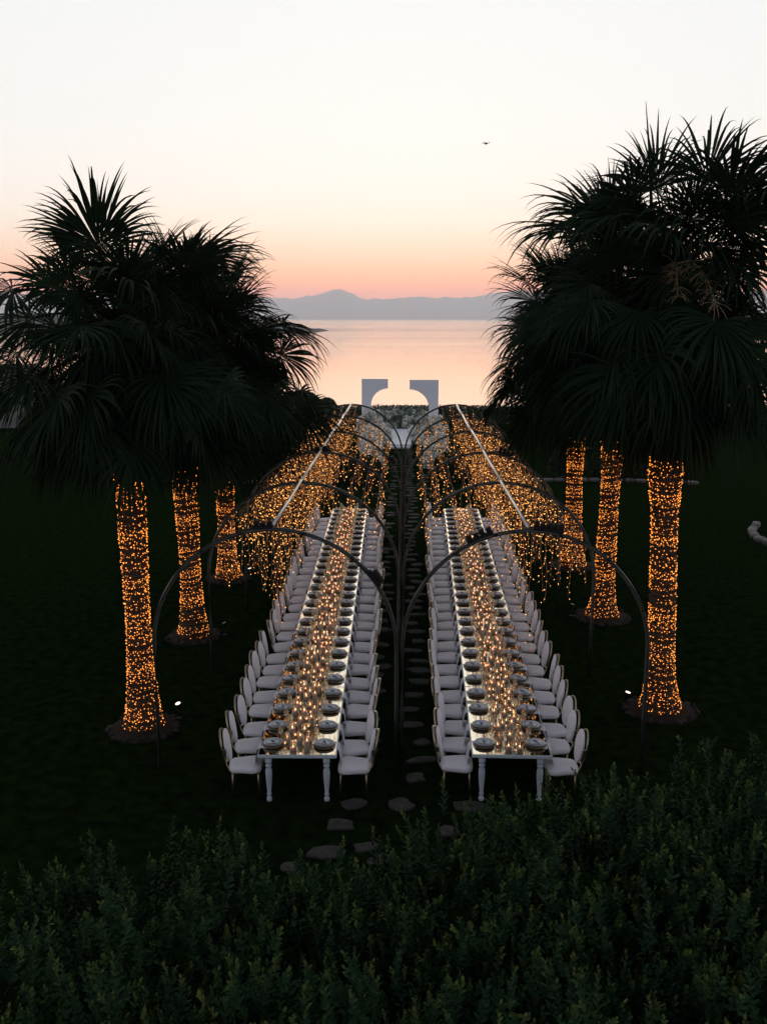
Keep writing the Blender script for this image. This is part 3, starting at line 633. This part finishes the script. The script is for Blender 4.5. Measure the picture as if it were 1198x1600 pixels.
for pi_, (nm, x, y, lean, zt, zb, r0, r1, fs_, nf, stalks) in enumerate(PALMS):
    T = thing('fan_palm', f'{nm} fan palm with light-wrapped trunk and shaggy dark crown', 'palm tree', (x, y, 0), 0, 'fan palms beside the tables')
    ob('trunk', trunk_mesh(zt, r0, r1, pi_, lean, zb), T)
    ga = 2.39996; az = U(0, 6)
    for k in range(nf):       # living fronds, top to bottom
        t_ = k / (nf - 1); az += ga
        e = 84 - 128 * t_ ** .62 + U(-13, 13); e0 = min(ELS, key=lambda q: abs(q - e))
        z = zt + .12 - .75 * t_
        ob('frond', random.choice(FR[e0]), T, (lean[0] * z / zt + .10 * math.cos(az), lean[1] + .10 * math.sin(az), z), (R(U(-12, 12)), R(U(-8, 8)), az + U(-.4, .4)), fs_ * U(.72, 1.2))
    for k in range(10):
        az += ga; e0 = random.choice((36, 52, 52, 68, 68, 85))
        ob('frond', FR[e0][3] if k % 3 else FR[e0][0], T, (lean[0] + .08 * math.cos(az), lean[1] + .08 * math.sin(az), zt + U(-.1, .15)), (R(U(-14, 14)), R(U(-10, 10)), az), fs_ * U(.72, .98))
    for k in range(22 if 'nearest' in nm else 8):   # wide low fronds sweeping out and down
        az += ga; z = zt - U(.15, .6); e0 = random.choice((-14, -14, -32, -50))
        ob('frond', random.choice(FR[e0][:3]), T, (lean[0] * z / zt + .15 * math.cos(az), lean[1] + .15 * math.sin(az), z), (R(U(-12, 12)), 0, az), fs_ * U(1.0, 1.25))
    nd = 34; zlo = zb + 1.65 * fs_
    for k in range(nd):       # hanging dead skirt
        t_ = k / (nd - 1); az += ga; z = zt - .5 - max(.2, (zt - .5 - zlo)) * t_
        e0 = random.choice((-48, -62, -62, -74))
        ob('dry_frond', random.choice(FD[e0]), T, (lean[0] * z / zt + (r1 - .05) * math.cos(az), lean[1] + (r1 - .05) * math.sin(az), z), (R(U(-8, 8)), 0, az), fs_ * U(.85, 1.1))
    # tan flower stalks
    if stalks:
        for a_, l_ in ((-1.5, 1.25), (-1.75, 1.0)):
            mb = MB(); p = Vector((0, 0, 0)); d = Vector((math.cos(a_), math.sin(a_), .55)).normalized(); main = [p.copy()]
            for k in range(9): d = (d + Vector((0, 0, -.16))).normalized(); p = p + d * l_ / 5; main.append(p.copy())
            mb.tube(main, [.016 - .0013 * k for k in range(10)], 5)
            for k in range(3, 10):
                for _ in range(9):
                    q = main[k].copy(); dd = Vector((U(-1, 1), U(-1, 1), U(-.6, .5))).normalized(); br = [q.copy()]
                    for __ in range(4): dd = (dd + Vector((0, 0, -.25))).normalized(); q = q + dd * U(.05, .085); br.append(q.copy())
                    mb.tube(br, .0045, 3)
            ob('flower_stalk', mb.mesh('flower_stalk', M['stalk']), T, (lean[0], 0, zt - .1))
        mb = MB(); mb.tube([(0, 0, 0), (-.05, 0, 1.0), (-.13, 0, 1.8), (-.22, 0, 2.5)], [.03, .028, .02, .004], 5); ob('spear_leaf', mb.mesh('spear_leaf', M['frond']), T, (lean[0] - .35, -.1, zt + .05))
    # fairy lights wrapped round the trunk
    W = thing('trunk_fairy_lights', f'amber fairy lights wound round the {nm} palm trunk', 'fairy lights', (x, y, 0), 0, 'trunk light wraps')
    top = zb + .25; turns = top / .036; npt = int(turns * 21); wp = []; bl = MB(); z = .03
    for k in range(npt):
        t_ = k / npt; a = 2 * PI * turns * t_
        zz = max(.02, top * t_ + .035 * math.sin(a * .37 + pi_) + .03 * math.sin(a * 1.0 + pi_ * 2) + .05 * math.sin(t_ * 40))
        r = rad_at(zz, r0, r1, pi_, zb) + .022
        wp.append((lean[0] * zz / zt + r * math.cos(a), lean[1] + r * math.sin(a), zz))
    mb = MB(); mb.tube(wp, .0035, 3); ob('wire', mb.mesh('light_wire', M['wire']), W)
    gap = [(U(.3, top), U(.02, .05)) for _ in range(8)]
    for k in range(npt):
        if rnd() < .86:
            t_ = rnd(); q = Vector(wp[k]).lerp(Vector(wp[min(k + 1, npt - 1)]), t_)
            if any(abs(q.z - g0) < g1 and rnd() < .75 for g0, g1 in gap): continue
            q += Vector((U(-.012, .012), U(-.012, .012), U(-.022, .022)))
            bl.octa(q, U(.0075, .0115), int(rnd() < .36))
    o = ob('bulbs', bl.mesh('bulbs', [M['bulb'], M['bulb_dim']]), W); o['kind'] = 'stuff'
    # mulch ring with stones
    Q = thing('mulch_ring', f'dark mulch ring with stones at the foot of the {nm} palm', 'mulch bed', (x, y, 0), 0, 'mulch rings')
    mb = MB(); rr = r0 + .20; mb.lathe([(rr + .06, .0), (rr, .045), (rr * .7, .075), (r0 * .6, .08)], 28); ob('mulch', mb.mesh('mulch', M['mulch']), Q)
    for k in range(24):
        a = 2 * PI * k / 24 + U(-.08, .08); ob('ring_stone', pebble[k % 4], Q, ((rr + U(-.05, .06)) * math.cos(a), (rr + U(-.05, .06)) * math.sin(a), .0), (0, 0, U(0, 6)), (U(.03, .08), U(.03, .07), U(.04, .10)))
# small ground floodlights at the palms
def floodlight(x, y, aim, lab, power, lit=True):
    aim = (aim[0], aim[1], 2.2)
    T = thing('ground_floodlight', lab, 'floodlight', (x, y, 0), 0, 'palm floodlights')
    d = (Vector(aim) - Vector((x, y, .26))).normalized(); q = d.to_track_quat('Z', 'Y').to_euler()
    mb = MB(); mb.tube([(0, 0, 0), (0, 0, .2)], .012, 6); mb.lathe([(.05, 0), (.05, .015)], 10); ob('spike', mb.mesh('lamp_spike', M['black']), T)
    mb = MB(); mb.lathe([(.03, -.09), (.042, -.07), (.050, .03), (.053, .035), (.049, .034)], 14); h = ob('housing', mb.mesh('flood_housing', M['black']), T, (0, 0, .26), q)
    mb = MB(); mb.lathe([(.047, .036), (.03, .041), (.005, .042)], 14); ob('lens', mb.mesh('flood_lens', M['lens'] if lit else M['pane']), h)
    if not lit: return
    ld = bpy.data.lights.new('flood', 'SPOT'); ld.energy = power; ld.spot_size = R(55); ld.spot_blend = .6; ld.color = (1, .85, .62); ld.shadow_soft_size = .04
    l = bpy.data.objects.new('flood', ld); col.objects.link(l); l.parent = T; l.location = Vector((0, 0, .26)) + d * .05; l.rotation_euler = d.to_track_quat('-Z', 'Y').to_euler()
floodlight(-4.02, 15.75, (-4.45, 15.3, .75), 'lit floodlight at the foot of the nearest left palm', 3)
floodlight(-4.25, 25.05, (-4.7, 25.0, .9), 'lit floodlight at the foot of the farthest left palm', 2)
floodlight(-4.05, 20.3, (-4.6, 20.2, .9), 'small black floodlight at the foot of the middle left palm', 2, False)
floodlight(4.08, 16.45, (4.5, 16.3, .8), 'lit floodlight at the foot of the nearest right palm', 5)
floodlight(4.0, 21.9, (4.5, 21.8, .9), 'small black floodlight at the foot of the middle right palm', 3, False)

# ------------------------------------------------------------------ altar by the sea
def panel(sgn, x_out, wd, H, name, lab):
    """tall board with a quarter-circle bite on its inner lower side"""
    mb = MB(); r = wd - .50; zc = H - .50 - r; out = [(0, 0), (0, H), (wd, H), (wd, H - .50)]
    out += [(wd - r * math.sin(a), zc + r * math.cos(a)) for a in np.linspace(0, PI / 2, 16)[1:]] + [(wd - r, 0)]
    t0, t1 = -.09, .09; n = len(out)
    A_ = [(sgn * u, t0, v) for u, v in out]; B_ = [(sgn * u, t1, v) for u, v in out]
    fs = [tuple(range(n)), tuple(range(2 * n - 1, n - 1, -1))] + [(i, (i + 1) % n, n + (i + 1) % n, n + i) for i in range(n)]
    mb.add(A_ + B_, fs, 0, False)
    return tag(ob(name, mb.mesh('arch_panel', M['panel']), None, (x_out, 51, 0)), lab, 'arch panel', 'altar panels')
panel(1, -2.37, 1.40, 3.85, 'altar_panel', 'left white half-arch board standing against the sea')
panel(-1, 1.73, 1.54, 3.80, 'altar_panel', 'right white half-arch board standing against the sea')
P_ = thing('platform', 'low white platform at the end of the aisle', 'platform', (-.30, 52, 0))
mb = MB(); mb.box(-.62, .62, 0, 7.6, .012, .20, 0, .01); ob('deck', mb.mesh('platform_deck', M['platform']), P_)
mb = MB(); mb.box(-.52, .52, -.35, -.003, .012, .10, 0, .01); ob('step', mb.mesh('platform_step', M['platform']), P_)
def flowers(name, lab, c, ell, n, nl, spikes=0, seed=0):
    T = thing(name, lab, 'flowers', c, 0, 'white flower arrangements')
    D = np.random.normal(size=(n, 3)); D /= np.linalg.norm(D, axis=1)[:, None]
    nc = max(30, n // 16); DC = np.random.normal(size=(nc, 3)); DC /= np.linalg.norm(DC, axis=1)[:, None]; PC = DC * np.array(ell) * np.random.uniform(.72, 1.05, nc)[:, None]
    ci = np.random.randint(0, nc, n); P = PC[ci] + D * .105 * np.random.uniform(.6, 1.1, n)[:, None]
    lump = 1 + .22 * np.sin(P[:, 0] * 7 + seed) * np.sin(P[:, 2] * 5.5 + seed * 2); P = P * lump[:, None]; P[:, 2] = np.maximum(P[:, 2] + ell[2], .02)
    # blossoms: little five-petal stars as double leaves
    k = 3; PP = np.repeat(P, k, axis=0) + np.random.normal(scale=.03, size=(n * k, 3)); DD = np.repeat(D, k, axis=0)
    o = ob('blossoms', leaf_cloud('blossoms', PP, DD, .095, .046, M['blossom'], .1), T); o['kind'] = 'stuff'
    D2 = np.random.normal(size=(nl, 3)); D2 /= np.linalg.norm(D2, axis=1)[:, None]; P2 = D2 * np.array(ell) * np.random.uniform(.4, .98, nl)[:, None]; P2[:, 2] = np.maximum(P2[:, 2] + ell[2], .02)
    if spikes:
        S = np.random.uniform((-ell[0], -ell[1], ell[2] * 1.6), (ell[0], ell[1], ell[2] * 2.5), (spikes, 3)); P2 = np.concatenate([P2, S]); D2 = np.concatenate([D2, np.tile((0, 0, 1.5), (spikes, 1))])
    o = ob('leaves', leaf_cloud('flower_leaves', P2, D2, .16, .04, M['flower_leaf'], .4), T); o['kind'] = 'stuff'
flowers('flower_pillar', 'tall white flower column at the foot of the left altar board', (-1.95, 50.2, 0), (.62, .5, 1.08), 1300, 500, 0, 1)
flowers('flower_pillar', 'tall white flower column at the foot of the right altar board', (1.55, 50.0, 0), (.58, .5, .95), 1300, 500, 0, 2)
flowers('flower_mound', 'white flower mound lining the aisle on the right, nearest the tables', (1.40, 44.3, 0), (.50, .45, .55), 900, 260, 0, 3)
flowers('flower_mound', 'white flower mound lining the aisle on the right, behind the nearest mound', (1.45, 46.6, 0), (.48, .5, .75), 900, 260, 0, 4)
flowers('flower_mound', 'white flower mound lining the aisle on the left, nearest the tables', (-1.65, 44.6, 0), (.50, .45, .62), 900, 260, 0, 5)
flowers('flower_mound', 'white flower mound lining the aisle on the left, behind the nearest mound', (-1.75, 47.0, 0), (.48, .5, .85), 900, 260, 0, 6)
flowers('flower_hedge', 'long bank of white flowers and grey leaves behind the platform', (-.25, 60.6, 0), (2.3, .6, .60), 2600, 2600, 420, 7)
flowers('flower_row', 'white flower row along the right edge of the platform', (.75, 54.8, 0), (.42, 2.6, .42), 1500, 700, 0, 8)
flowers('flower_row', 'white flower row along the left edge of the platform', (-1.35, 54.8, 0), (.42, 2.6, .42), 1500, 700, 0, 9)

# ------------------------------------------------------------------ drone in the sky
T = thing('drone', 'tiny quadcopter drone hovering in the pale sky', 'drone', (2.35, 30, 12.13), .3); T.scale = (.8, .8, .8)
mb = MB(); mb.loft([[(s * .035 * math.cos(a), s * .075 * math.sin(a), z) for a in np.linspace(0, 2 * PI, 11)[:-1]] for s, z in ((.6, -.035), (1, -.01), (1, .015), (.6, .035))]); ob('body', mb.mesh('drone_body', M['black']), T)
arm = MB(); arm.tube([(.03, 0, .01), (.13, 0, .02)], [.009, .007], 6); arm.lathe([(.012, .0), (.013, .035)], 8, c=(.13, 0)); arm = arm.mesh('drone_arm', M['steel'])
rot = MB(); rot.box(-.06, .06, -.006, .006, .037, .039); rot = rot.mesh('rotor', M['twig'])
for a in (40, 140, 220, 320):
    q = ob('arm', arm, T, rot=(0, 0, R(a))); ob('rotor', rot, q, (.13, 0, 0), (0, 0, U(0, 3)))

# ------------------------------------------------------------------ houses and trees behind the left palms
def house(x, y, wd, dp, h, lab, rz=0.):
    T = thing('house', lab, 'house', (x, y, 0), rz, 'houses on the left shore')
    mb = MB(); mb.box(-wd / 2, wd / 2, -dp / 2, dp / 2, 0, h); ob('wall', mb.mesh('house_wall', M['house']), T)
    mb = MB(); hw, hd = wd / 2 + .3, dp / 2 + .3
    mb.add([(-hw, -hd, h + .003), (hw, -hd, h + .003), (hw, hd, h + .003), (-hw, hd, h + .003), (-hw * .5, 0, h + 1.4), (hw * .5, 0, h + 1.4)], [(0, 1, 5, 4), (1, 2, 5), (2, 3, 4, 5), (3, 0, 4), (3, 2, 1, 0)], 0, False); ob('roof', mb.mesh('house_roof', M['roof']), T)
    for i in range(int(wd // 2.4)):
        xx = -wd / 2 + 1.4 + i * 2.4
        for zz in np.arange(1.0, h - 1.2, 2.8):
            mb = MB(); mb.box(xx - .5, xx + .5, -dp / 2 - .03, -dp / 2 - .005, zz, zz + 1.3); f_ = ob('window', mb.mesh('house_window', M['kerb']), T)
            mb = MB(); mb.box(xx - .42, xx + .42, -dp / 2 - .036, -dp / 2 - .031, zz + .08, zz + 1.22); ob('pane', mb.mesh('window_pane', M['pane']), f_)
house(-27, 64, 7, 6, 2.6, 'pale two-storey house glimpsed through the left palm fronds', .2)
house(-38, 64, 7, 6, 2.8, 'pale house at the far left edge behind the fronds', .1)
house(-19.5, 66, 4, 4, 2.4, 'low pale house glimpsed between the left palms', .1)

# ------------------------------------------------------------------ foreground shrubs
def shrub_mesh(name, seed, rx, h, nsp):
    rg = np.random.RandomState(seed); Vs = []; Fs = []; At = []; off = 0; SV = []; SF = []
    stem = MB()
    for s in range(nsp):
        th = rg.uniform(0, 2 * PI); u = rg.uniform(-.05, 1); ph = math.acos(max(-1, min(1, 1 - u)))    # polar angle from up
        dr = np.array([math.sin(ph) * math.cos(th), math.sin(ph) * math.sin(th), math.cos(ph)])
        lump = 1 + .30 * math.sin(dr[0] * 5 + seed) * math.cos(dr[1] * 4.3 + seed * 1.7) + .14 * math.sin(dr[0] * 11 + dr[1] * 9 + seed)
        base = np.array([dr[0] * rx, dr[1] * rx, h * .42 + dr[2] * h * .50]) * lump * rg.uniform(.55, 1.0) ** .45
        base[2] = max(base[2], .12)
        ax = dr * .45 + np.array([0, 0, 1.0]) + rg.normal(scale=.28, size=3); ax /= np.linalg.norm(ax)
        L = rg.uniform(.22, .50); a = np.cross(ax, [.3, .9, .1]); a /= np.linalg.norm(a); b = np.cross(ax, a)
        base = base - ax * L * .55
        tip = base + ax * L
        stem.tube([tuple(base), tuple(tip)], [.005, .002], 3)
        nl = int(L / .0165); t_ = (np.arange(nl) + .5) / nl
        ang = np.arange(nl) * 2.4 + rg.uniform(0, 6); pos = base + ax * (L * t_)[:, None]
        rad = np.cos(ang)[:, None] * a + np.sin(ang)[:, None] * b
        open_ = (1.15 - .75 * t_)[:, None]
        d = rad * open_ + ax * .75 + rg.normal(scale=.15, size=(nl, 3)); d /= np.linalg.norm(d, axis=1)[:, None]
        sd_ = np.cross(d, ax); sd_ /= np.linalg.norm(sd_, axis=1)[:, None] + 1e-6; up = np.cross(sd_, d)
        ln = (.078 * (1 - .5 * t_ ** 2) * rg.uniform(.7, 1.3, nl))[:, None]; wd = ln * .27
        Q = np.empty((nl, 6, 3)); Q[:, 0] = pos; Q[:, 1] = pos + d * ln * .38 + sd_ * wd + up * wd * .3; Q[:, 2] = pos + d * ln * .75 + sd_ * wd * .8 + up * wd * .25
        Q[:, 3] = pos + d * ln; Q[:, 4] = pos + d * ln * .75 - sd_ * wd * .8 + up * wd * .25; Q[:, 5] = pos + d * ln * .38 - sd_ * wd + up * wd * .3
        i = np.arange(nl)[:, None] * 6 + off
        Fs.append(np.concatenate([i + [0, 1, 2, 3], i + [0, 3, 4, 5]])); Vs.append(Q.reshape(-1, 3)); off += nl * 6
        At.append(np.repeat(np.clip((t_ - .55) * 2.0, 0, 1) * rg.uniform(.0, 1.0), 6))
    return np_mesh(name, np.concatenate(Vs), np.concatenate(Fs), M['shrub'], ('tip', np.concatenate(At))), stem.mesh(name + '_stems', M['stem'])
SHR = [shrub_mesh('shrub_foliage', 3 + i, 1.2, 1.6, 520) for i in range(4)]
SPOTS = [(-4.1, 7.5, 1.03, .98, 'leafy evergreen shrub at the left border, back row of the foreground bank'), (-2.4, 8.2, 1.08, 1.05, 'leafy evergreen shrub below the left table, back row of the foreground bank'),
         (-1.0, 8.2, .95, 1.03, 'smaller leafy shrub under the stepping stones in the foreground bank'), (.55, 8.85, 1.0, 1.06, 'leafy evergreen shrub in front of the aisle in the foreground bank'),
         (2.0, 9.35, 1.08, 1.10, 'leafy evergreen shrub covering the right table leg'), (3.55, 10.1, 1.1, 1.12, 'leafy evergreen shrub right of the right table, below the palm'),
         (5.1, 10.2, 1.1, 1.12, 'leafy evergreen shrub at the right border, back row of the bank'), (-3.15, 6.5, .95, .95, 'leafy shrub in the middle row, lower left'),
         (-1.55, 6.6, 1.0, 1.04, 'leafy shrub in the middle row, left of the bottom centre'), (.1, 7.0, 1.0, 1.05, 'leafy shrub in the middle row below the aisle'),
         (1.5, 7.5, 1.0, 1.0, 'leafy shrub in the middle row below the right table'), (3.0, 8.2, 1.05, 1.05, 'leafy shrub in the middle row, right of centre'),
         (4.45, 8.5, 1.05, 1.05, 'leafy shrub in the middle row at the right border'), (-2.4, 5.35, .95, .92, 'leafy shrub at the bottom left corner, front row'),
         (-.8, 5.45, .95, .95, 'leafy shrub at the bottom edge, left of centre'), (.75, 5.7, .95, .95, 'leafy shrub at the bottom edge, right of centre'),
         (2.15, 6.2, 1.0, 1.0, 'leafy shrub at the bottom edge near the right corner'), (3.5, 6.8, 1.0, 1.0, 'leafy shrub in the bottom right corner')]
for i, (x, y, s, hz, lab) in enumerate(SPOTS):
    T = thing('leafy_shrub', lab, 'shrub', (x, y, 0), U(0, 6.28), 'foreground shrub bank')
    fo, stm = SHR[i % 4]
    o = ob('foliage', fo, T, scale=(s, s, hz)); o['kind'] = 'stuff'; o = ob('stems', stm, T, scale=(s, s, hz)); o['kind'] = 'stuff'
    mb = MB()
    for k in range(5):
        a = k * 1.26; mb.tube([(.05 * math.cos(a), .05 * math.sin(a), 0), (.3 * math.cos(a), .3 * math.sin(a), .55), (.55 * math.cos(a), .55 * math.sin(a), 1.0)], [.022, .015, .008], 5)
    ob('branches', mb.mesh('shrub_branches', M['stem']), T, scale=(s, s, hz))

# ------------------------------------------------------------------ haze over the bay
hm = bpy.data.materials.new('haze_air'); hm.use_nodes = True; nt = hm.node_tree; nt.nodes.clear()
ho = nt.nodes.new('ShaderNodeOutputMaterial'); pv = nt.nodes.new('ShaderNodeVolumePrincipled')
pv.inputs['Color'].default_value = (.83, .885, 1.0, 1); pv.inputs['Density'].default_value = 1.15e-4; pv.inputs['Anisotropy'].default_value = .7
nt.links.new(pv.outputs[0], ho.inputs['Volume'])
mb = MB(); mb.box(-22000, 22000, -60, 18600, -9, 480)
haze = tag(ob('haze', mb.mesh('haze', hm)), 'thin evening haze over the bay', 'haze', kind='stuff')
